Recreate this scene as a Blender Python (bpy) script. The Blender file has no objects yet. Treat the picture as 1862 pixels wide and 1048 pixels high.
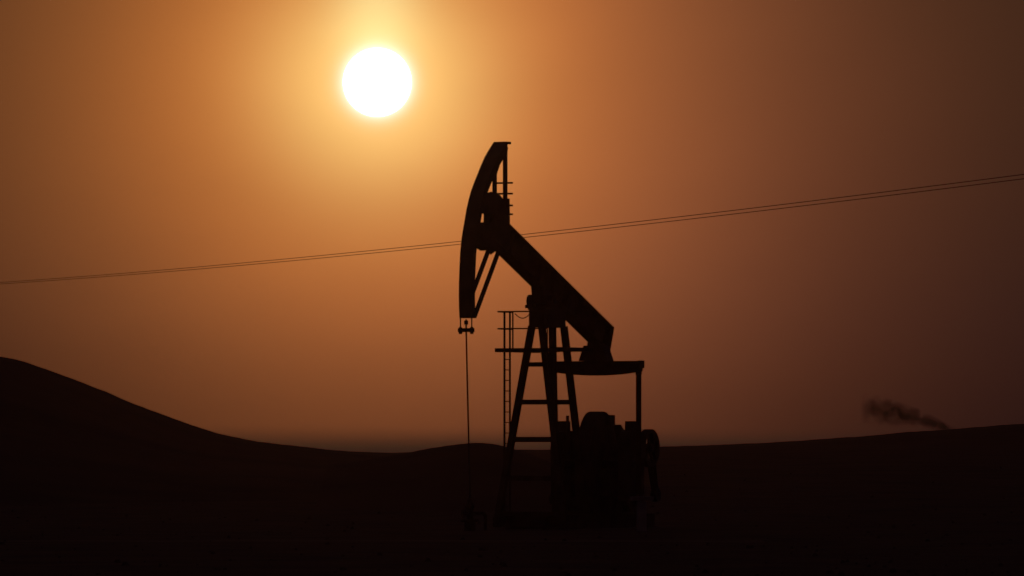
import bpy, bmesh, math, random
from mathutils import Vector, Matrix, noise

SC = bpy.context.scene
COL = SC.collection
R = math.radians

# ------------------------------------------------------------------ camera
HFOV = 8.0                                   # long telephoto
F = 931.0 / math.tan(R(HFOV / 2))            # focal length in photo pixels (1862 wide)
CAMZ = 2.4
HY = 810.0                                   # photo row of eye level
cam = bpy.data.cameras.new('camera')
cam.sensor_width = 36.0
cam.lens = 18.0 / math.tan(R(HFOV / 2))
cam.shift_y = (HY - 524.0) / 1862.0
cam.clip_start = 0.5
cam.clip_end = 120000.0
camo = bpy.data.objects.new('camera', cam)
COL.objects.link(camo)
camo.location = (0, 0, CAMZ)
camo.rotation_euler = (math.pi / 2, 0, 0)
SC.camera = camo

# ------------------------------------------------------------------ sky
SUN_PX, SUN_PY = 686.0, 150.0
SUN = Vector(((SUN_PX - 931) / F, 1.0, (HY - SUN_PY) / F)).normalized()
ELEV = math.asin(SUN.z)
EXPOSURE = -6.0
SKY = 0.05
SC.view_settings.view_transform = 'Standard'
SC.view_settings.look = 'None'
SC.view_settings.exposure = EXPOSURE
SC.view_settings.gamma = 1.0
SC.view_settings.use_curve_mapping = False

world = bpy.data.worlds.new('World')
SC.world = world
world.use_nodes = True
nt = world.node_tree
nt.nodes.clear()
N = nt.nodes.new
LK = nt.links.new
out = N('ShaderNodeOutputWorld')
bg = N('ShaderNodeBackground')
bg.inputs[1].default_value = SKY
LK(bg.outputs[0], out.inputs[0])
sky = N('ShaderNodeTexSky')
sky.sky_type = 'NISHITA'
sky.sun_disc = False
sky.sun_elevation = ELEV
sky.sun_rotation = math.atan2(SUN.x, SUN.y)
sky.air_density = 1.0
sky.dust_density = 4.0
sky.ozone_density = 1.0
tc = N('ShaderNodeTexCoord')


def vmath(op, a=None, b=None):
    n = N('ShaderNodeVectorMath')
    n.operation = op
    for i, v in enumerate((a, b)):
        if v is None:
            continue
        if isinstance(v, (tuple, list, Vector)):
            n.inputs[i].default_value = tuple(v)
        else:
            LK(v, n.inputs[i])
    return n


def fmath(op, a=None, b=None, c=None):
    n = N('ShaderNodeMath')
    n.operation = op
    for i, v in enumerate((a, b, c)):
        if v is None:
            continue
        if isinstance(v, (int, float)):
            n.inputs[i].default_value = v
        else:
            LK(v, n.inputs[i])
    return n.outputs[0]


dirn = vmath('NORMALIZE', tc.outputs['Generated']).outputs[0]
chord = vmath('DISTANCE', dirn, SUN).outputs['Value']
theta = fmath('MULTIPLY', chord, 180 / math.pi)           # degrees from the sun
K = 1.0 / (SKY * 2 ** EXPOSURE)


def lobe(expo, col):
    e = fmath('EXPONENT', expo)
    s = vmath('SCALE', Vector(col) * K)
    LK(e, s.inputs['Scale'])
    return s.outputs[0]


# forward scattering of the sun in dusty air: bloom at the limb, inner glow, broad glow
l_limb = lobe(fmath('MULTIPLY', fmath('MAXIMUM', fmath('SUBTRACT', theta, 0.270), 0.0), -1 / 0.045), (0.30, 0.42, 0.55))
t2 = fmath('MULTIPLY', theta, theta)
l_inner = lobe(fmath('MULTIPLY', t2, -1 / 0.64), (0.02, 0.34, 0.155))
l_mid = lobe(fmath('MULTIPLY', theta, -1 / 1.2), (1.27, 0.402, 0.028))
WIDE = Vector((SUN.x + math.sin(R(0.55)), SUN.y, SUN.z - math.sin(R(0.25)))).normalized()   # glow centred off the sun: the lens's darker left side put into the sky
tw = fmath('MULTIPLY', vmath('DISTANCE', dirn, WIDE).outputs['Value'], 180 / math.pi)
l_wide = lobe(fmath('MULTIPLY', fmath('MULTIPLY', tw, tw), -1 / 8.0), (0.126, 0.0295, 0.027))
l_broad = vmath('ADD', l_mid, l_wide).outputs[0]
# faint pillar of light standing above the sun
sx = N('ShaderNodeSeparateXYZ')
LK(dirn, sx.inputs[0])
dxs = fmath('MULTIPLY', fmath('SUBTRACT', sx.outputs['X'], SUN.x), 180 / math.pi)
dzs = fmath('MULTIPLY', fmath('SUBTRACT', sx.outputs['Z'], SUN.z), 180 / math.pi)
pil = lobe(fmath('SUBTRACT', fmath('MULTIPLY', fmath('MULTIPLY', dxs, dxs), -1 / 0.1), fmath('MULTIPLY', fmath('MAXIMUM', dzs, 0.0), 0.45)), (0.12, 0.30, 0.17))
pr_ = N('ShaderNodeMapRange')
pr_.interpolation_type = 'SMOOTHSTEP'
pr_.inputs[1].default_value = 0.0
pr_.inputs[2].default_value = 0.45
LK(dzs, pr_.inputs['Value'])
pil_s = vmath('SCALE', pil)
LK(pr_.outputs[0], pil_s.inputs['Scale'])
l_broad = vmath('ADD', l_broad, pil_s.outputs[0]).outputs[0]
glow = vmath('ADD', vmath('ADD', l_limb, l_inner).outputs[0], l_broad).outputs[0]
# dim strip painted into the low sky for the hazy distant plain, slightly streaky
sep = N('ShaderNodeSeparateXYZ')
LK(dirn, sep.inputs[0])
elev = fmath('MULTIPLY', sep.outputs['Z'], 180 / math.pi)
nz = N('ShaderNodeTexNoise')
nz.inputs['Scale'].default_value = 1.0
nz.inputs['Detail'].default_value = 3.0
mp = vmath('MULTIPLY', dirn, (14.0, 14.0, 90.0))
LK(mp.outputs[0], nz.inputs['Vector'])
wob = fmath('MULTIPLY', fmath('SUBTRACT', nz.outputs[0], 0.5), 0.10)
mr = N('ShaderNodeMapRange')
mr.interpolation_type = 'SMOOTHSTEP'
LK(fmath('ADD', elev, wob), mr.inputs['Value'])
for i, v in ((1, -0.06), (2, 0.17), (3, 0.10), (4, 1.0)):
    mr.inputs[i].default_value = v
nz2 = N('ShaderNodeTexNoise')
nz2.inputs['Scale'].default_value = 1.0
nz2.inputs['Detail'].default_value = 4.0
mp2 = vmath('MULTIPLY', dirn, (16.0, 16.0, 34.0))
LK(mp2.outputs[0], nz2.inputs['Vector'])
uneven = fmath('ADD', fmath('MULTIPLY', nz2.outputs[0], 0.34), 0.83)
gs = vmath('SCALE', glow)
LK(uneven, gs.inputs['Scale'])
tot = vmath('ADD', vmath('ADD', sky.outputs[0], Vector((0.0080, 0.0040, 0.0070)) * K).outputs[0], gs.outputs[0])
tdim = vmath('SCALE', tot.outputs[0])
mrb = N('ShaderNodeMapRange')
mrb.interpolation_type = 'SMOOTHSTEP'
LK(elev, mrb.inputs['Value'])
for i, v in ((1, -0.2), (2, 1.3), (3, 0.74), (4, 1.0)):
    mrb.inputs[i].default_value = v
LK(fmath('MULTIPLY', mr.outputs[0], mrb.outputs[0]), tdim.inputs['Scale'])
plain_strip = vmath('SCALE', Vector((0.0125, 0.0105, 0.0085)) * K)      # grey added to the strip that stands for the distant plain
LK(fmath('SUBTRACT', 1.0, mr.outputs[0]), plain_strip.inputs['Scale'])
LK(vmath('ADD', tdim.outputs[0], plain_strip.outputs[0]).outputs[0], bg.inputs[0])

# ------------------------------------------------------------------ sun lamp
sl = bpy.data.lights.new('sun_light', 'SUN')
sl.energy = 5.0
sl.angle = R(0.5)
sl.color = (1.0, 0.29, 0.06)
slo = bpy.data.objects.new('sun_light', sl)
COL.objects.link(slo)
slo.rotation_euler = SUN.to_track_quat('Z', 'Y').to_euler()
slo.location = (-10, 100, 60)

SC.render.engine = 'CYCLES'
SC.cycles.use_denoising = True
SC.cycles.max_bounces = 6
SC.cycles.volume_bounces = 0


# ------------------------------------------------------------------ materials
def mat(name, col, rough=0.7, metal=0.0, var=0.25, scale=3.0, col2=None, bump=0.0, bscale=30.0):
    m = bpy.data.materials.new(name)
    m.use_nodes = True
    t = m.node_tree
    b = t.nodes['Principled BSDF']
    b.inputs['Roughness'].default_value = rough
    b.inputs['Metallic'].default_value = metal
    tcn = t.nodes.new('ShaderNodeTexCoord')
    n = t.nodes.new('ShaderNodeTexNoise')
    n.inputs['Scale'].default_value = scale
    n.inputs['Detail'].default_value = 6
    t.links.new(tcn.outputs['Object'], n.inputs['Vector'])
    r = t.nodes.new('ShaderNodeValToRGB')
    c2 = col2 or tuple(c * (1 - var) for c in col)
    r.color_ramp.elements[0].position = 0.35
    r.color_ramp.elements[1].position = 0.65
    r.color_ramp.elements[0].color = (*c2, 1)
    r.color_ramp.elements[1].color = (*col, 1)
    t.links.new(n.outputs[0], r.inputs[0])
    t.links.new(r.outputs[0], b.inputs['Base Color'])
    if bump:
        n2 = t.nodes.new('ShaderNodeTexNoise')
        n2.inputs['Scale'].default_value = bscale
        n2.inputs['Detail'].default_value = 5
        t.links.new(tcn.outputs['Object'], n2.inputs['Vector'])
        bp = t.nodes.new('ShaderNodeBump')
        bp.inputs['Strength'].default_value = bump
        bp.inputs['Distance'].default_value = 0.05
        t.links.new(n2.outputs[0], bp.inputs['Height'])
        t.links.new(bp.outputs[0], b.inputs['Normal'])
    return m


M_SOIL = mat('soil', (0.20, 0.105, 0.05), 0.95, col2=(0.12, 0.062, 0.03), scale=0.35, bump=0.6, bscale=2.5)
M_DUNE = mat('dune_soil', (0.19, 0.10, 0.048), 0.95, col2=(0.125, 0.064, 0.03), scale=0.12, bump=0.5, bscale=1.5)
M_TRACK = mat('track_dust', (0.28, 0.17, 0.095), 0.95, scale=0.8, bump=0.3, bscale=3)
M_PAINT = mat('weathered_paint', (0.19, 0.10, 0.055), 0.6, col2=(0.12, 0.06, 0.032), scale=2.2, bump=0.15, bscale=18)
M_RUST = mat('rusty_steel', (0.19, 0.095, 0.05), 0.75, col2=(0.11, 0.05, 0.027), scale=4, bump=0.2, bscale=25)
M_STEEL = mat('bare_steel', (0.16, 0.12, 0.10), 0.45, metal=0.8, scale=6)
M_CABLE = mat('wire_rope', (0.05, 0.04, 0.035), 0.6, scale=20)
M_PALE = mat('pale_paint', (0.52, 0.43, 0.39), 0.6, scale=4, bump=0.1)
M_CONC = mat('concrete', (0.24, 0.17, 0.11), 0.9, scale=1.5, bump=0.3)
M_STONE = mat('stone', (0.17, 0.10, 0.06), 0.9, scale=1.0)
M_SCRUB = mat('dry_scrub', (0.10, 0.075, 0.035), 0.9, scale=1.0)


# ------------------------------------------------------------------ mesh helpers
class MB:
    def __init__(self):
        self.bm = bmesh.new()

    def hexa(self, p):
        v = [self.bm.verts.new(q) for q in p]
        for f in ((0, 3, 2, 1), (4, 5, 6, 7), (0, 1, 5, 4), (1, 2, 6, 5), (2, 3, 7, 6), (3, 0, 4, 7)):
            self.bm.faces.new([v[i] for i in f])
        return self

    def box(self, x0, x1, y0, y1, z0, z1):
        return self.hexa([(x0, y0, z0), (x1, y0, z0), (x1, y1, z0), (x0, y1, z0),
                          (x0, y0, z1), (x1, y0, z1), (x1, y1, z1), (x0, y1, z1)])

    def bar(self, p, q, w, h, up=(0, 0, 1)):
        """rectangular bar p-q: w across (perpendicular to up), h along up"""
        p, q = Vector(p), Vector(q)
        d = (q - p).normalized()
        s = d.cross(Vector(up))
        if s.length < 1e-4:
            s = d.cross(Vector((1, 0, 0)))
        s.normalize()
        u = s.cross(d).normalized()
        o = []
        for c in (p, q):
            for a, b in ((-1, -1), (1, -1), (1, 1), (-1, 1)):
                o.append(c + s * (a * w / 2) + u * (b * h / 2))
        return self.hexa(o)

    def ibar(self, p, q, w, h, up=(0, 0, 1), tf=0.022, tw=0.016):
        """I-section: flange width w, depth h along up"""
        p, q = Vector(p), Vector(q)
        d = (q - p).normalized()
        s = d.cross(Vector(up)).normalized()
        u = s.cross(d).normalized()
        for sg in (-1, 1):
            o = u * (sg * (h / 2 - tf / 2))
            self.bar(p + o, q + o, w, tf, up)
        self.bar(p, q, tw, h - 2 * tf - 0.001, up)
        return self

    def tube(self, pts, r, n=8, cap=True):
        pts = [Vector(p) for p in pts]
        rs = r if isinstance(r, (list, tuple)) else [r] * len(pts)
        rings = []
        ref = None
        for i, p in enumerate(pts):
            a = pts[max(0, i - 1)]
            b = pts[min(len(pts) - 1, i + 1)]
            d = (b - a).normalized()
            if ref is None:
                ref = d.orthogonal().normalized()
            x = (ref - d * ref.dot(d)).normalized()
            ref = x
            y = d.cross(x)
            rings.append([self.bm.verts.new(p + (x * math.cos(2 * math.pi * k / n) + y * math.sin(2 * math.pi * k / n)) * rs[i]) for k in range(n)])
        for i in range(len(rings) - 1):
            for k in range(n):
                self.bm.faces.new((rings[i][k], rings[i][(k + 1) % n], rings[i + 1][(k + 1) % n], rings[i + 1][k]))
        if cap:
            self.bm.faces.new(rings[0][::-1])
            self.bm.faces.new(rings[-1])
        return self

    def prism(self, poly, y0, y1):
        """polygon in local XZ extruded along Y"""
        a = [self.bm.verts.new((x, y0, z)) for x, z in poly]
        b = [self.bm.verts.new((x, y1, z)) for x, z in poly]
        n = len(poly)
        self.bm.faces.new(a)
        self.bm.faces.new(b[::-1])
        for i in range(n):
            self.bm.faces.new((a[i], b[i], b[(i + 1) % n], a[(i + 1) % n]))
        return self

    def prism_x(self, poly, x0, x1):
        """polygon in local YZ extruded along X"""
        a = [self.bm.verts.new((x0, y, z)) for y, z in poly]
        b = [self.bm.verts.new((x1, y, z)) for y, z in poly]
        n = len(poly)
        self.bm.faces.new(a[::-1])
        self.bm.faces.new(b)
        for i in range(n):
            self.bm.faces.new((a[i], a[(i + 1) % n], b[(i + 1) % n], b[i]))
        return self

    def band(self, outer, inner, y0, y1):
        """curved plate between two XZ polylines, from y0 to y1"""
        for i in range(len(outer) - 1):
            (ax, az), (bx, bz), (cx, cz), (dx, dz) = outer[i], outer[i + 1], inner[i + 1], inner[i]
            self.hexa([(ax, y0, az), (bx, y0, bz), (cx, y0, cz), (dx, y0, dz),
                       (ax, y1, az), (bx, y1, bz), (cx, y1, cz), (dx, y1, dz)])
        return self

    def ring(self, c, ro, ri, y0, y1, n=28):
        for k in range(n):
            a, b = 2 * math.pi * k / n, 2 * math.pi * (k + 1) / n
            q = [(c[0] + r * math.cos(t), c[1] + r * math.sin(t)) for r, t in ((ro, a), (ro, b), (ri, b), (ri, a))]
            self.hexa([(x, y0, z) for x, z in q] + [(x, y1, z) for x, z in q])
        return self

    def build(self, name, m, parent=None, bevel=0.0, smooth=False, merge=True, loc=None):
        if merge:
            bmesh.ops.remove_doubles(self.bm, verts=self.bm.verts, dist=1e-5)
        bmesh.ops.recalc_face_normals(self.bm, faces=self.bm.faces)
        me = bpy.data.meshes.new(name)
        self.bm.to_mesh(me)
        self.bm.free()
        me.materials.append(m)
        if smooth:
            for p in me.polygons:
                p.use_smooth = True
        o = bpy.data.objects.new(name, me)
        COL.objects.link(o)
        if parent:
            o.parent = parent
        if loc:
            o.location = loc
        if bevel:
            b = o.modifiers.new('bevel', 'BEVEL')
            b.width = bevel
            b.segments = 2
            b.limit_method = 'ANGLE'
        return o


def copy_obj(o, parent, loc):
    c = o.copy()
    COL.objects.link(c)
    c.parent = parent
    c.location = loc
    return c


def tag(o, label=None, cat=None, group=None, kind=None):
    for k, v in (('label', label), ('category', cat), ('group', group), ('kind', kind)):
        if v:
            o[k] = v
    return o


def empty(name, loc, rz=0.0):
    o = bpy.data.objects.new(name, None)
    COL.objects.link(o)
    o.location = loc
    o.rotation_euler = (0, 0, rz)
    return o


def interp(tab, x):
    if x <= tab[0][0]:
        return tab[0][1]
    for i in range(len(tab) - 1):
        (x0, y0), (x1, y1) = tab[i], tab[i + 1]
        if x <= x1:
            # Catmull-Rom through the neighbours
            xm, ym = tab[max(0, i - 1)]
            xp, yp = tab[min(len(tab) - 1, i + 2)]
            m0 = (y1 - ym) / max(1e-6, x1 - xm) * (x1 - x0)
            m1 = (yp - y0) / max(1e-6, xp - x0) * (x1 - x0)
            t = (x - x0) / (x1 - x0)
            return ((2 * t ** 3 - 3 * t * t + 1) * y0 + (t ** 3 - 2 * t * t + t) * m0
                    + (-2 * t ** 3 + 3 * t * t) * y1 + (t ** 3 - t * t) * m1)
    return tab[-1][1]


def sstep(a, b, x):
    t = min(1, max(0, (x - a) / (b - a)))
    return t * t * (3 - 2 * t)


# ------------------------------------------------------------------ terrain
CREST = [(-3000, 823), (300, 823), (560, 820), (620, 821), (700, 823.5), (745, 823), (830, 820), (930, 818.5), (1000, 818.5),
         (1100, 815.5), (1200, 813), (1400, 811), (1900, 808), (5000, 808)]
DC = 560.0


def ground_z(x, y):
    px = 931 + x / max(60.0, y) * F
    top = CAMZ + (HY - interp(CREST, px)) / F * DC
    z = top * sstep(222, 500, y)
    if y > DC:
        z = top - 1.6 * sstep(DC, 1000, y)
    z += 0.05 * noise.noise((x * 0.11, y * 0.05, 3.1)) * sstep(5, 40, abs(y - 209)) + 0.02 * noise.noise((x * 0.6, y * 0.3, 9.2)) * sstep(2, 30, abs(y - 209))
    return z


def grid(name, xs, ys, fz, m):
    me = bpy.data.meshes.new(name)
    v = [(x, y, fz(x, y)) for y in ys for x in xs]
    nx = len(xs)
    f = [(j * nx + i, j * nx + i + 1, (j + 1) * nx + i + 1, (j + 1) * nx + i) for j in range(len(ys) - 1) for i in range(nx - 1)]
    me.from_pydata(v, [], f)
    me.materials.append(m)
    for p in me.polygons:
        p.use_smooth = True
    o = bpy.data.objects.new(name, me)
    COL.objects.link(o)
    return o


def span(segs):
    r = []
    for a, b, n in segs:
        r += [a + (b - a) * i / n for i in range(n)]
    r.append(segs[-1][1])
    return r


tag(grid('ground', span([(-500, -60, 22), (-60, 70, 200), (70, 500, 22)]),
         span([(-30, 110, 14), (110, 260, 110), (260, 520, 90), (520, 600, 40), (600, 1000, 20)]), ground_z, M_SOIL), kind='structure')


def ridge(name, tab, D, wf, wb, x0, x1, nx, seed, amp=0.05, bend=0.0):
    def fz(x, y):
        px = 931 + x / D * F
        h = CAMZ + (HY - interp(tab, px)) / F * D
        h += amp * noise.noise((x * 0.25, seed, 0.5)) + amp * 0.6 * noise.noise((x * 0.9, seed, 4.5)) + amp * 0.3 * noise.noise((x * 3.1, seed, 8.5))
        yy = y - (D + bend * x)
        base = -0.6
        t = -yy / wf if yy < 0 else yy / wb
        k = 0.5 + 0.5 * math.cos(math.pi * min(1, t))
        n = 0.25 * amp / 0.05 * (noise.noise((x * 0.08, y * 0.06, seed)) * 0.6 + noise.noise((x * 0.3, y * 0.2, seed + 3)) * 0.25)
        return base + (h - base) * k + n * math.sin(math.pi * min(1, t)) * 0.8
    ys = [D + s for s in span([(-wf, -10, 26), (-10, 10, 20), (10, wb, 12)])]
    return tag(grid(name, [x0 + (x1 - x0) * i / nx for i in range(nx + 1)], ys, fz, M_DUNE), kind='structure')


DUNE = [(-2600, 840), (-1500, 760), (-900, 690), (-500, 650), (-250, 636), (-100, 637), (0, 648), (40, 657), (100, 679), (160, 702), (220, 728),
        (280, 750), (340, 772), (400, 789.5), (450, 800), (500, 807.5), (560, 813.5), (620, 819), (700, 825), (800, 834), (950, 848)]
ridge('dune', DUNE, 360.0, 120, 140, -96, 2, 460, 1.7, amp=0.055)
MOUND = [(640, 840), (700, 830), (745, 822.5), (790, 814.5), (830, 808.5), (868, 805.5), (900, 808.5), (930, 816), (960, 825), (1010, 845)]
ridge('mound', MOUND, 285.0, 40, 50, -7, 3, 150, 5.1, amp=0.03)
RIDGE = [(1000, 836), (1100, 822), (1200, 813), (1300, 809.5), (1400, 805), (1500, 798.5), (1600, 790.5), (1700, 783), (1800, 775.5), (1862, 771.5),
         (2000, 765), (2300, 752), (2800, 760), (3600, 800), (4600, 850)]
ridge('ridge', RIDGE, 520.0, 130, 150, 2, 146, 460, 8.3, amp=0.06)

# dirt track crossing the near ground
tm = MB()
prev = None
for i in range(66):
    x = -34 + i * 0.62
    yc = 181 + 3.0 * math.sin(x * 0.07 + 1.0) - 0.12 * x
    row = [tm.bm.verts.new((x, yc + s, ground_z(x, yc + s) + 0.006)) for s in (-1.6, -0.8, 0, 0.8, 1.6)]
    if prev:
        for k in range(4):
            tm.bm.faces.new((prev[k], row[k], row[k + 1], prev[k + 1]))
    prev = row
tag(tm.build('dirt_track', M_TRACK, smooth=True), kind='structure')

# stones and tufts nobody could count
rnd = random.Random(7)
sm = MB()
for i in range(1500):
    y = 130 + 240 * rnd.random() ** 1.3
    x = (rnd.random() - 0.5) * 0.17 * y
    if abs(y - 205) < 12 and -4 < x < 7:
        continue
    r = 0.02 + 0.07 * rnd.random() ** 5
    z = ground_z(x, y)
    a = rnd.random() * 6.28
    vs = []
    for k in range(5):
        t = a + k * 1.2566
        rr = r * (0.8 + 0.5 * rnd.random())
        vs.append(sm.bm.verts.new((x + rr * math.cos(t), y + rr * math.sin(t), z - 0.01)))
    tp = [sm.bm.verts.new((v.co.x * 0.45 + x * 0.55, v.co.y * 0.45 + y * 0.55, z + r * (0.5 + 0.5 * rnd.random()))) for v in vs]
    for k in range(5):
        sm.bm.faces.new((vs[k], vs[(k + 1) % 5], tp[(k + 1) % 5], tp[k]))
    sm.bm.faces.new(tp)
tag(sm.build('stones', M_STONE, merge=False), 'small loose stones scattered over the dark ground', 'stones', kind='stuff')

# ------------------------------------------------------------------ pumpjack frame of reference
CC = 0.43
SS = math.sqrt(1 - CC * CC)
OY = 209.0
OX = (985 - 931) / F * OY
PHI = math.atan2(SS, CC)


def P(px, py, Y=0.0):
    a = (px - 931) / F
    X = (a * (OY + Y * CC) - OX + Y * SS) / (CC - a * SS)
    d = OY + X * SS + Y * CC
    return X, CAMZ + (HY - py) / F * d


def Q(px, py, X):
    a = (px - 931) / F
    Y = (OX + X * CC - a * (OY + X * SS)) / (a * CC + SS)
    d = OY + X * SS + Y * CC
    return Y, CAMZ + (HY - py) / F * d


def ZP(py, X, Y=0.0):
    return CAMZ + (HY - py) / F * (OY + X * SS + Y * CC)


pj = empty('pumpjack', (OX, OY, 0), PHI)
tag(pj, 'black silhouetted oil pumpjack with its horse head raised under the low sun', 'pumpjack')

# --- walking beam
up0, up1 = P(908, 400), P(1100, 590)
lo0, lo1 = P(916.5, 462), P(1073.5, 622)
bd = Vector((up1[0] - up0[0], 0, up1[1] - up0[1])).normalized()
bn = Vector((-bd.z, 0, bd.x))
if bn.z < 0:
    bn = -bn
pu = Vector((up0[0], 0, up0[1]))
plo = Vector((lo0[0], 0, lo0[1]))
depth = (pu - plo).dot(bn)
cen0 = pu - bn * (depth / 2)
front = Vector((P(893, 420)[0], 0, 0))
tail = Vector((P(1101, 600)[0], 0, 0))
bf = cen0 + bd * ((front.x - cen0.x) / bd.x)
bt = cen0 + bd * ((tail.x - cen0.x) / bd.x)
m = MB()
m.bar(bf, bt, 0.024, depth - 0.07, bn)
beam = m.build('walking_beam', M_PAINT, pj)
for sg in (-1, 1):
    o = bn * (sg * (depth / 2 - 0.0175))
    MB().bar(bf + o, bt + o, 0.40, 0.035, bn).build('flange', M_PAINT, beam, bevel=0.006)
ln = (bt - bf).length
for i in range(9):
    c = bf + bd * (0.15 + (ln - 0.3) * i / 8)
    for sg in (-1, 1):
        y0, y1 = (0.013, 0.185) if sg > 0 else (-0.185, -0.013)
        a = c - bn * (depth / 2 - 0.036)
        b = c + bn * (depth / 2 - 0.036)
        e = bd * 0.009
        MB().hexa([(a - e) + Vector((0, y0, 0)), (a + e) + Vector((0, y0, 0)), (a + e) + Vector((0, y1, 0)), (a - e) + Vector((0, y1, 0)),
                   (b - e) + Vector((0, y0, 0)), (b + e) + Vector((0, y0, 0)), (b + e) + Vector((0, y1, 0)), (b - e) + Vector((0, y1, 0))]
                  ).build('stiffener', M_PAINT, beam)
MB().bar(bt + bd * 0.002, bt + bd * 0.03, 0.41, depth + 0.01, bn).build('end_plate', M_PAINT, beam)

# --- horse head
ARC = [(910, 258), (900.3, 273), (893, 286), (886, 302), (879.7, 318), (874, 332), (868.5, 347), (864.3, 362), (860, 381), (856.5, 402), (853.3, 420),
       (851, 436), (848.6, 460), (847.3, 490), (846.4, 515), (846.2, 540), (846.6, 560), (847.3, 577)]
arc = [P(*p) for p in ARC]
HW = 0.205


def inset(poly, t):
    r = []
    for i in range(len(poly)):
        a = Vector(poly[max(0, i - 1)])
        b = Vector(poly[min(len(poly) - 1, i + 1)])
        d = (b - a).normalized()
        n = Vector((-d.y, d.x))
        if n.x < 0:
            n = -n
        r.append(tuple(Vector(poly[i]) + n * t))
    return r


head = MB().band(arc, inset(arc, 0.03), -HW, HW).build('horse_head', M_PAINT, pj)
FY = 0.165
for sy in (-1, 1):
    MB().band(inset(arc, 0.033), inset(arc, 0.25), sy * FY - 0.012, sy * FY + 0.012).build('side_rim', M_PAINT, head)
    gus = [P(*p) for p in ((866, 362), (872, 353), (883, 349), (899, 355), (904, 361.5), (916.5, 361.5), (917, 400), (917, 452), (902, 463), (896, 456), (884, 456), (866, 446), (856, 440), (858, 411), (866, 406), (889.5, 404), (889.5, 389), (868, 386))]
    MB().prism(gus, sy * FY - 0.012, sy * FY + 0.012).build('gusset_plate', M_PAINT, head)

    def q3(px, py):
        X, Z = P(px, py)
        return Vector((X, sy * FY, Z))
    MB().bar(q3(909, 262), q3(909, 366), 0.085, 0.13, (1, 0, 0)).build('strut', M_PAINT, head)
    MB().bar(q3(897.5, 456), q3(853.5, 575), 0.075, 0.12, (1, 0, 0)).build('strut', M_PAINT, head)
    MB().prism([P(*p) for p in ((910, 262), (902, 276), (893, 293), (885, 312), (879, 330), (883, 333), (893, 318), (899, 300), (905, 290), (910, 281))], sy * FY - 0.012, sy * FY + 0.012).build('crown_gusset', M_PAINT, head)
X, Z = P(912.5, 260)
MB().box(X - 0.02, X + 0.17, -HW - 0.003, HW + 0.003, Z - 0.04, Z + 0.03).build('top_plate', M_PAINT, head)
X, Z = P(848.4, 576.5)
MB().box(X - 0.03, X + 0.20, -HW - 0.003, HW + 0.003, Z - 0.035, Z + 0.02).build('bottom_plate', M_PAINT, head)
for py in (333, 352.5, 374, 390):
    X, Z = P(909, py)
    MB().tube([(X + 0.08, 0.19, Z), (X + 0.08, -0.36, Z)], 0.026, 6).build('rung', M_RUST, head)

# --- bridle, carrier bar, polished rod
hx, hz = P(847.6, 577)
cz = ZP(600.5, hx)
for sy in (-1, 1):
    MB().tube([(hx + 0.0, sy * 0.175, hz + 0.05), (hx + 0.0, sy * 0.175, cz - 0.08)], 0.018, 6).build('bridle_cable', M_CABLE, pj)
m = MB().box(hx - 0.07, hx + 0.07, -0.235, 0.235, cz - 0.055, cz + 0.055)
cb = m.build('carrier_bar', M_RUST, pj, bevel=0.02)
for sy in (-1, 1):
    MB().tube([(hx, sy * 0.175, cz - 0.11), (hx, sy * 0.175, cz - 0.05), (hx, sy * 0.175, cz + 0.05), (hx, sy * 0.175, cz + 0.09)], [0.045, 0.06, 0.06, 0.03], 8).build('cable_socket', M_RUST, cb)
rb = P(854.6, 905)
rod = MB().tube([(hx, 0, ZP(581, hx)), (hx, 0, cz), (rb[0], 0, rb[1])], 0.024, 8).build('polished_rod', M_STEEL, pj)
zc = ZP(586.5, hx)
MB().tube([(hx, 0, zc - 0.06), (hx, 0, zc + 0.05)], 0.06, 8).build('rod_clamp', M_RUST, rod)

# --- centre bearing
pz = ZP(548, 0)
for sy in (-1, 1):
    hb = MB().tube([(0, sy * 0.22, pz), (0, sy * 0.40, pz)], 0.19, 16).build('bearing_housing', M_PAINT, pj)
    MB().box(-0.20, 0.20, sy * 0.31 - 0.12, sy * 0.31 + 0.12, pz - 0.198, pz - 0.10).build('bearing_foot', M_PAINT, hb)
MB().tube([(0, -0.44, pz), (0, 0.44, pz)], 0.08, 12).build('pivot_shaft', M_STEEL, pj)
bb = cen0 + bd * ((0 - cen0.x) / bd.x) - bn * (depth / 2)
MB().prism([(-0.30, bb.z - 0.30 * bd.z / bd.x), (0.36, bb.z + 0.36 * bd.z / bd.x), (0.30, pz - 0.06), (-0.20, pz - 0.06)], -0.20, 0.20).build('saddle', M_PAINT, pj)

MB().box(0.02, 0.5, -0.2, 0.2, pz - 0.198, pz - 0.062).build('bearing_pedestal', M_PAINT, pj)
# --- samson post
ct, cbm = pz - 0.20, ZP(596, 0.4)
m = MB()
m.box(-0.36, 1.12, -0.27, 0.27, ct - 0.05, ct)
m.box(-0.36, 1.12, -0.27, 0.27, cbm, cbm + 0.04)
for sy in (-1, 1):
    m.box(-0.34, 1.10, sy * 0.23 - 0.012, sy * 0.23 + 0.012, cbm + 0.041, ct - 0.051)
for x in (-0.30, 0.1, 0.5, 0.9, 1.06):
    m.box(x - 0.012, x + 0.012, -0.217, 0.217, cbm + 0.041, ct - 0.051)
cap = m.build('post_cap', M_PAINT, pj)


def leg(pxt, xt, pxb, xb):
    yt, zt = Q(pxt, 600, xt)
    yb, zb = Q(pxb, 955, xb)
    T, B = Vector((xt, yt, zt)), Vector((xb, yb, zb))
    d = (B - T)
    T2 = T + d * ((cbm + 0.03 - T.z) / d.z)
    B2 = T + d * ((0.25 - T.z) / d.z)
    o = MB().ibar(T2, B2, 0.155, 0.20, (1, 0, 0)).build('leg', M_PAINT, pj)
    return T, d, o


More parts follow.
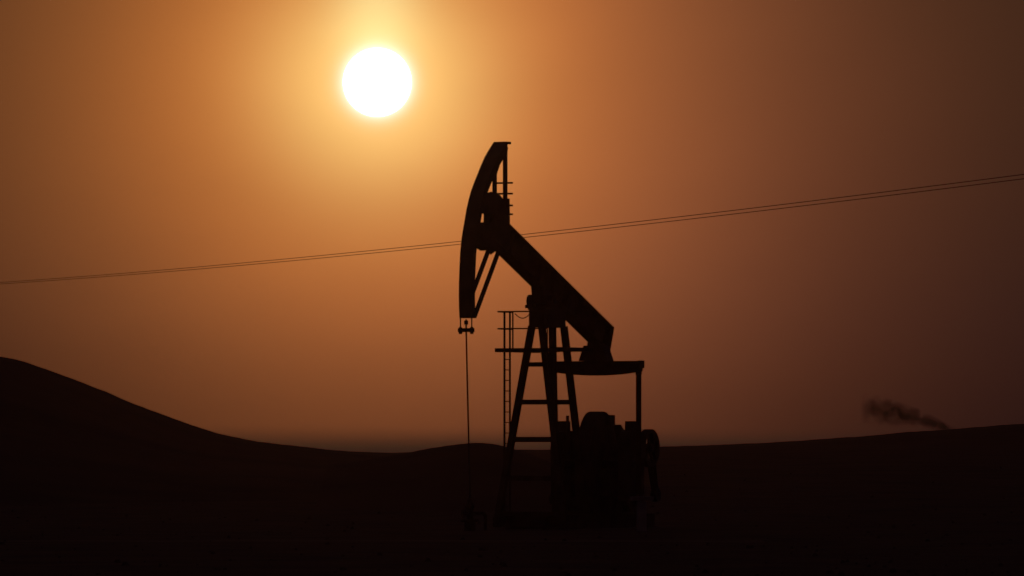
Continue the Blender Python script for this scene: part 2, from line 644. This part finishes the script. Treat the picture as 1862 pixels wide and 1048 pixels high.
xft, xfb = P(976, 600)[0], P(965, 955)[0]
xrt, xrb = P(1015, 600)[0], P(1040, 955)[0]
LA = leg(966, xft, 903, xfb)
LB = leg(986, xft, 1027, xfb)
LC = leg(1004.5, xrt, 1011, xrb)
LD = leg(1026, xrt, 1068, xrb)


def on(L, z):
    T, d, _ = L
    return T + d * ((z - T.z) / d.z)


for py, h in ((663, 0.13), (731.5, 0.14), (799.5, 0.15), (870, 0.14), (935, 0.14)):
    for a, b, x in ((LA, LB, xft), (LC, LD, xrt)):
        if py == 799.5 and a is LC:
            continue
        z = ZP(py, (x))
        p, q = on(a, z), on(b, z)
        MB().bar(p, q, 0.09, h).build('cross_brace', M_PAINT, pj)

# --- service platform, rail and ladder
pfz = ZP(637, -1.0)
m = MB()
m.box(-1.30, -0.52, -0.80, 0.86, pfz - 0.055, pfz + 0.055)
plat = m.build('service_platform', M_RUST, pj)
MB().box(-0.517, 1.25, 0.62, 0.86, pfz - 0.05, pfz + 0.05).build('walkway', M_RUST, plat)
MB().box(-0.517, 1.25, -0.86, -0.62, pfz - 0.02, pfz + 0.09).build('walkway', M_RUST, plat)
MB().box(1.253, 1.55, -0.86, 0.86, pfz - 0.02, pfz + 0.09).build('walkway', M_RUST, plat)
tz, mz = ZP(567, -0.9), ZP(598, -0.9)
rail = MB().tube([(-1.16, 0.83, tz), (-0.2, 0.83, tz)], 0.022, 6).build('handrail', M_RUST, pj)
MB().tube([(-1.16, 0.83, mz), (-0.2, 0.83, mz)], 0.022, 6).build('mid_rail', M_RUST, rail)
for z in (tz, mz):
    MB().tube([(-1.24, 0.80, z), (-1.24, -0.76, z)], 0.02, 6).build('end_rail', M_RUST, rail)
for px in (932.5,):
    X = P(px, 600, 0.83)[0]
    MB().tube([(X, 0.83, pfz + 0.05), (X, 0.83, tz)], 0.022, 6).build('rail_post', M_RUST, rail)
for y in (-0.76, ):
    MB().tube([(-1.24, y, pfz + 0.05), (-1.24, y, tz)], 0.02, 6).build('rail_post', M_RUST, rail)
# slack safety chain
x0 = P(935, 570, 0.83)[0]
x1 = P(961, 570, 0.83)[0]
ch = [(x0 + (x1 - x0) * t / 8, 0.80, ZP(570, -0.5) - 0.12 * (1 - ((t - 4) / 4) ** 2)) for t in range(9)]
MB().tube(ch, 0.014, 5).build('safety_chain', M_RUST, rail)
lx0, lx1 = P(917.3, 700, 0.88)[0], P(927.2, 700, 0.88)[0]
m = MB()
m.bar((lx0, 0.88, 0.1), (lx0, 0.88, tz + 0.02), 0.05, 0.045, (0, 1, 0))
lad = m.build('ladder', M_RUST, pj)
MB().bar((lx1, 0.88, 0.1), (lx1, 0.88, tz + 0.02), 0.045, 0.04, (0, 1, 0)).build('stile', M_RUST, lad)
rg = None
k = 0
while 0.35 + 0.3 * k < pfz - 0.1:
    z = 0.35 + 0.3 * k
    if rg is None:
        rg = MB().tube([(lx0, 0, 0), (lx1, 0, 0)], 0.014, 6).build('rung', M_RUST, lad, loc=(0, 0.88, z))
    else:
        copy_obj(rg, lad, (0, 0.88, z))
    k += 1

# --- tail bearing and equalizer
XT = P(1084, 665)[0]
ez = ZP(657, XT)
bz = ZP(630, XT)
xa, xb_ = P(1084, 640)[0] - 0.34, P(1084, 640)[0] + 0.34
m = MB()
m.prism_x([(-0.46, ez + 0.004), (0.46, ez + 0.004), (0.30, bz + 0.02), (-0.30, bz + 0.02)], XT - 0.24, XT + 0.24)
tb = m.build('tail_bearing', M_PAINT, pj, bevel=0.015)
tbz = cen0.z + bd.z / bd.x * (XT - cen0.x) - (depth / 2) / bd.x
MB().prism([(XT - 0.14, bz + 0.022), (XT + 0.36, bz + 0.022), (XT + 0.36, tbz + 0.36 * bd.z / bd.x), (XT - 0.14, tbz - 0.14 * bd.z / bd.x)], -0.22, 0.22).build('bearing_bracket', M_PAINT, tb)
EQ = 1.42
bot = []
for i in range(17):
    t = -1 + i / 8
    bot.append((t * EQ, ez - (0.30 + 0.12 * (1 - t * t))))
eq = MB().prism_x([(EQ, ez), (-EQ, ez)] + bot, XT - 0.15, XT + 0.15).build('equalizer', M_PAINT, pj, bevel=0.01)
for sy in (-1, 1):
    MB().box(XT - 0.17, XT + 0.17, sy * (EQ + 0.012) - 0.03, sy * (EQ + 0.012) + 0.03, ez - 0.21, ez + 0.012).build('end_cap', M_PAINT, eq)

# --- gear reducer, cranks, pitmans
sz = ZP(845, XT)                       # crank shaft height
YP, YC = 1.355, 1.07
XC = XT + 0.10
pinz = sz - 1.0
for sy in (-1, 1):
    pm = MB().ibar((XT, sy * YP, pinz), (XT, sy * YP, ez - 0.24), 0.11, 0.14, (1, 0, 0), 0.018, 0.014)
    po = pm.build('pitman_arm', M_PAINT, pj)
    MB().tube([(XT, sy * YP - 0.075, pinz), (XT, sy * YP + 0.075, pinz)], 0.17, 14).build('wrist_pin_bearing', M_PAINT, po)
    MB().box(XT - 0.08, XT + 0.08, sy * YP - 0.065, sy * YP + 0.065, ez - 0.40, ez - 0.20).build('pitman_head', M_PAINT, po)
    ctop = ZP(766, XT, sy * YC)
    m = MB().prism([(XC - 0.20, ctop), (XC + 0.20, ctop), (XC + 0.25, sz), (XC + 0.17, pinz - 0.35), (XC - 0.17, pinz - 0.35), (XC - 0.25, sz)], sy * YC - 0.115, sy * YC + 0.115)
    ck = m.build('crank', M_PAINT, pj, bevel=0.02)
    cw = ZP(783, XC, sy * YC)
    for sx_ in (-1, 1):
        MB().prism([(XC + sx_ * 0.26, cw), (XC + sx_ * 0.52, cw - 0.06), (XC + sx_ * 0.70, cw - 0.5), (XC + sx_ * 0.62, pinz - 0.05), (XC + sx_ * 0.20, pinz - 0.38)], sy * YC - 0.13, sy * YC + 0.13).build('counterweight', M_PAINT, ck, bevel=0.03)
# reducer housing: domed box
dome = []
rt = ZP(748.5, XT)
for i in range(21):
    t = math.pi * (1 - i / 20)
    dome.append((XT + 0.05 + 0.98 * math.cos(t), sz + (rt - sz) * math.sin(t) ** 1.1))
gr = MB().prism(dome + [(XT + 1.02, 0.9), (XT - 0.92, 0.9)], -0.25, 0.25).build('gear_reducer', M_PAINT, pj, bevel=0.03)
sh = [(XT + 1.03, 0.9), (XT + 1.03, ZP(772, XT + 0.9)), (XT + 1.15, ZP(778, XT + 1.2)), (XT + 1.45, ZP(787, XT + 1.5)), (XT + 1.75, ZP(800, XT + 1.8)), (XT + 1.75, 0.9)]
MB().prism(sh, -0.33, 0.33).build('input_housing', M_PAINT, gr, bevel=0.02)
MB().box(XT + 0.10, XT + 0.42, -0.42, -0.252, rt - 0.44, rt - 0.10).build('breather_box', M_PAINT, gr, bevel=0.02)
MB().tube([(XT, -1.2, sz), (XT, 1.2, sz)], 0.13, 14).build('crank_shaft', M_STEEL, gr)
MB().box(XT - 1.0, XT + 1.8, -0.40, 0.40, 0.42, 0.898).build('reducer_pedestal', M_PAINT, pj)
# stub pipe and junction box in front of the reducer
sx_, sz_ = P(1032, 756, 0.5)
MB().tube([(sx_, 0.5, sz_), (sx_, 0.5, ZP(790, sx_, 0.5))], 0.045, 6).build('vent_pipe', M_RUST, pj)
# sheave at the high-speed shaft
SXc = XT + 1.62
SY = Q(1179.5, 810, SXc)[0]
szc = ZP(815, SXc, SY)
m = MB().ring((SXc, szc), 0.55, 0.45, SY - 0.11, SY + 0.11, 32)
shv = m.build('sheave', M_PAINT, pj)
for k in range(5):
    a = R(72 * k + 20)
    MB().bar((SXc + 0.13 * math.cos(a), SY, szc + 0.13 * math.sin(a)), (SXc + 0.46 * math.cos(a), SY, szc + 0.46 * math.sin(a)), 0.05, 0.09, (-math.sin(a), 0, math.cos(a))).build('spoke', M_PAINT, shv)
MB().tube([(SXc, SY - 0.12, szc), (SXc, SY + 0.12, szc)], 0.135, 12).build('hub', M_PAINT, shv)
MB().tube([(SXc, -0.30, szc), (SXc, SY - 0.121, szc)] if SY > 0 else [(SXc, -0.32, szc), (SXc, SY + 0.121, szc)], 0.06, 10).build('input_shaft', M_STEEL, pj)
# motor with belt guard at the tail of the skid
MX = SXc + 0.5
mo = MB().tube([(MX, -0.45, 0.95), (MX, -0.38, 0.95), (MX, 0.42, 0.95), (MX, 0.5, 0.95)], [0.24, 0.33, 0.33, 0.22], 16).build('motor', M_RUST, pj)
for k in range(10):
    a = R(36 * k)
    MB().bar((MX + 0.335 * math.cos(a), -0.34, 0.95 + 0.335 * math.sin(a)), (MX + 0.335 * math.cos(a), 0.38, 0.95 + 0.335 * math.sin(a)), 0.02, 0.05, (math.cos(a), 0, math.sin(a))).build('cooling_fin', M_RUST, mo)
MB().box(MX - 0.4, MX + 0.4, -0.4, 0.45, 0.42, 0.60).build('motor_base', M_PAINT, mo)
MB().ring((MX, 0.95), 0.2, 0.06, SY - 0.08, SY + 0.08, 16).build('motor_pulley', M_STEEL, mo)
for sgn in (1, -1):
    a0 = Vector((SXc + 0.1, SY, szc + sgn * 0.53))
    a1 = Vector((MX, SY, 0.95 + sgn * 0.19))
    MB().bar(a0, a1, 0.16, 0.015, (0, 0, 1)).build('drive_belt', M_CABLE, pj)
# skid
for sy in (-1, 1):
    MB().ibar((xfb - 0.35, sy * 0.62, 0.21), (MX + 0.6, sy * 0.62, 0.21), 0.22, 0.40).build('skid_beam', M_PAINT, pj)
for x in (xfb, 0.9, 2.3, XT + 0.4, XT + 1.7, MX):
    MB().bar((x, -1.15 if x == xfb else -0.61, 0.22), (x, 1.15 if x == xfb else 0.61, 0.22), 0.2, 0.30).build('skid_cross_beam', M_PAINT, pj)

# ------------------------------------------------------------------ things round the pumpjack
fs = MB().box(xfb - 0.7, MX + 0.9, -1.7, 1.7, -0.25, 0.008).build('foundation_slab', M_CONC, None, bevel=0.02)
fs.location = (OX, OY, 0)
fs.rotation_euler = (0, 0, PHI)
tag(fs, 'low concrete slab on the ground under the pumpjack', 'slab')

wx = OX + rb[0] * CC
wy = OY + rb[0] * SS
wh = empty('wellhead', (wx, wy, 0), PHI)
tag(wh, 'squat dark wellhead below the thin vertical rod of the pumpjack', 'wellhead')
MB().tube([(0, 0, -0.2), (0, 0, 0.25)], 0.16, 14).build('casing', M_RUST, wh)
MB().tube([(0, 0, 0.25), (0, 0, 0.33)], 0.25, 14).build('flange', M_RUST, wh)
MB().tube([(0, 0, 0.33), (0, 0, 0.62), (0, 0, 0.70), (0, 0, 0.78)], [0.10, 0.10, 0.15, 0.09], 12).build('tee_body', M_RUST, wh)
MB().tube([(0, 0, 0.78), (0, 0, rb[1] - 0.06), (0, 0, rb[1])], [0.075, 0.075, 0.045], 10).build('stuffing_box', M_RUST, wh)
MB().tube([(0.1, 0, 0.5), (0.9, 0, 0.5), (1.0, 0, 0.4), (1.0, 0, -0.05)], 0.05, 8).build('flow_line', M_RUST, wh)
v = MB().tube([(-0.1, 0, 0.5), (-0.38, 0, 0.5)], 0.05, 8).build('side_valve', M_RUST, wh)
MB().ring((-0.42, 0.5), 0.13, 0.10, -0.015, 0.015, 14).build('hand_wheel', M_RUST, v)

st = empty('t_shaped_stand', ((1167 - 931) / F * 204.5, 204.5, 0), R(8))
tag(st, 'small pale T-shaped stand on the dark ground below the right end of the pumpjack', 'stand')
tzz = CAMZ + (HY - 903) / F * 204.5
MB().prism_x([(-0.12, -0.05), (0.12, -0.05), (0.12, tzz - 0.12), (-0.12, tzz - 0.12)], -0.13, 0.12).build('post', M_PALE, st, bevel=0.015)
MB().prism_x([(-0.19, tzz - 0.119), (0.19, tzz - 0.119), (0.24, tzz), (-0.24, tzz)], -0.30, 0.30).build('top_plate', M_PALE, st, bevel=0.01)

# ------------------------------------------------------------------ power line behind the pumpjack
PL = Vector((-25.24, 361.0, CAMZ + 8.03))
PR = Vector((15.17, 217.0, CAMZ + 8.03))
dr = (PR - PL).normalized()
side = Vector((-dr.y, dr.x, 0)).normalized()          # to the right and away
names = ('upper of the two thin power lines sloping across the sky behind the pumpjack',
         'lower of the two thin power lines sloping across the sky behind the pumpjack')
for w in range(2):
    pts = []
    for i in range(61):
        t = -0.35 + 1.6 * i / 60
        p = PL.lerp(PR, t) + side * (0.85 * w)
        p.z -= 4 * 0.29 * t * (1 - t) + 0.02 * w
        pts.append(p)
    o = MB().tube(pts, 0.0112, 6).build('power_line', M_CABLE)
    tag(o, names[w], 'power line', 'power lines crossing the sky')

# ------------------------------------------------------------------ smoke behind the right-hand ridge
SD = 860.0
PXM = F / SD
pts, rad = [], []
for i in range(25):
    u = -0.06 + 1.3 * i / 24
    px, py = 1742 - 165 * u, 787 - 72 * u + 30 * u * u
    pts.append(((px - 931) / PXM, SD, CAMZ + (HY - py) / PXM))
    rad.append((9 + 33 * max(0, u)) / PXM)
sm = MB().tube(pts, rad, 16)
ms = bpy.data.materials.new('smoke')
ms.use_nodes = True
t = ms.node_tree
t.nodes.remove(t.nodes['Principled BSDF'])
pv = t.nodes.new('ShaderNodeVolumePrincipled')
pv.inputs['Color'].default_value = (0.34, 0.33, 0.33, 1)
pv.inputs['Anisotropy'].default_value = 0.3
nt = t
N = t.nodes.new
LK = t.links.new
tcn = N('ShaderNodeTexCoord')
sp = N('ShaderNodeSeparateXYZ')
LK(tcn.outputs['Object'], sp.inputs[0])
u = fmath('DIVIDE', fmath('SUBTRACT', 1742 - 931, fmath('MULTIPLY', sp.outputs['X'], PXM)), 165.0)
uc = fmath('MAXIMUM', u, 0.0)
pyc = fmath('ADD', fmath('SUBTRACT', 787.0, fmath('MULTIPLY', u, 72.0)), fmath('MULTIPLY', fmath('MULTIPLY', u, u), 30.0))
zc_ = fmath('ADD', fmath('DIVIDE', fmath('SUBTRACT', HY, pyc), PXM), CAMZ)
wd = fmath('DIVIDE', fmath('ADD', fmath('MULTIPLY', uc, 29.0), 7.0), PXM)
e1 = fmath('DIVIDE', fmath('SUBTRACT', sp.outputs['Z'], zc_), wd)
e2 = fmath('DIVIDE', fmath('SUBTRACT', sp.outputs['Y'], SD), wd)
fall = fmath('MAXIMUM', fmath('SUBTRACT', 1.0, fmath('ADD', fmath('MULTIPLY', e1, e1), fmath('MULTIPLY', e2, e2))), 0.0)
endf = fmath('MINIMUM', fmath('MAXIMUM', fmath('MULTIPLY', fmath('SUBTRACT', 1.08, u), 6.0), 0.0), 1.0)
nn = N('ShaderNodeTexNoise')
nn.inputs['Scale'].default_value = 0.8
nn.inputs['Detail'].default_value = 5
nn.inputs['Distortion'].default_value = 0.6
LK(tcn.outputs['Object'], nn.inputs['Vector'])
billow = fmath('MAXIMUM', fmath('ADD', fmath('MULTIPLY', fmath('SUBTRACT', nn.outputs[0], 0.50), 6.5), fall), 0.0)
thin = fmath('DIVIDE', 2.3, fmath('ADD', fmath('MULTIPLY', uc, 3.0), 1.0))
dens = fmath('MULTIPLY', fmath('MULTIPLY', fmath('MULTIPLY', billow, fall), endf), thin)
LK(dens, pv.inputs['Density'])
t.links.new(pv.outputs[0], t.nodes['Material Output'].inputs['Volume'])
so = sm.build('smoke_plume', ms, merge=False)
tag(so, 'faint dark smoke plume drifting left above the right-hand ridge', 'smoke')

# ------------------------------------------------------------------ the sun's disc
SDIST = 60000.0
sb = MB()
bmesh.ops.create_uvsphere(sb.bm, u_segments=64, v_segments=32, radius=SDIST * math.tan(R(0.270)))
ms = bpy.data.materials.new('sun_surface')
ms.use_nodes = True
t = ms.node_tree
t.nodes.remove(t.nodes['Principled BSDF'])
em = t.nodes.new('ShaderNodeEmission')
em.inputs['Color'].default_value = (1.0, 0.93, 0.80, 1)
em.inputs['Strength'].default_value = 3.0 * 2 ** -EXPOSURE
t.links.new(em.outputs[0], t.nodes['Material Output'].inputs['Surface'])
ms.cycles.emission_sampling = 'NONE'
s_o = sb.build('sun', ms, smooth=True)
s_o.location = Vector((0, 0, CAMZ)) + SUN * SDIST
tag(s_o, kind='structure')

# ------------------------------------------------------------------ dusty air
HAZE = 1.4e-4
if HAZE:
    mh = bpy.data.materials.new('haze')
    mh.use_nodes = True
    t = mh.node_tree
    t.nodes.remove(t.nodes['Principled BSDF'])
    pv = t.nodes.new('ShaderNodeVolumePrincipled')
    pv.inputs['Color'].default_value = (0.95, 0.70, 0.48, 1)
    pv.inputs['Density'].default_value = HAZE
    pv.inputs['Anisotropy'].default_value = 0.975
    t.links.new(pv.outputs[0], t.nodes['Material Output'].inputs['Volume'])
    ho = MB().box(-510, 510, -40, 1010, -2.2, 13.0).build('haze', mh)
    tag(ho, 'thin dusty air over the whole plain', 'haze', kind='stuff')
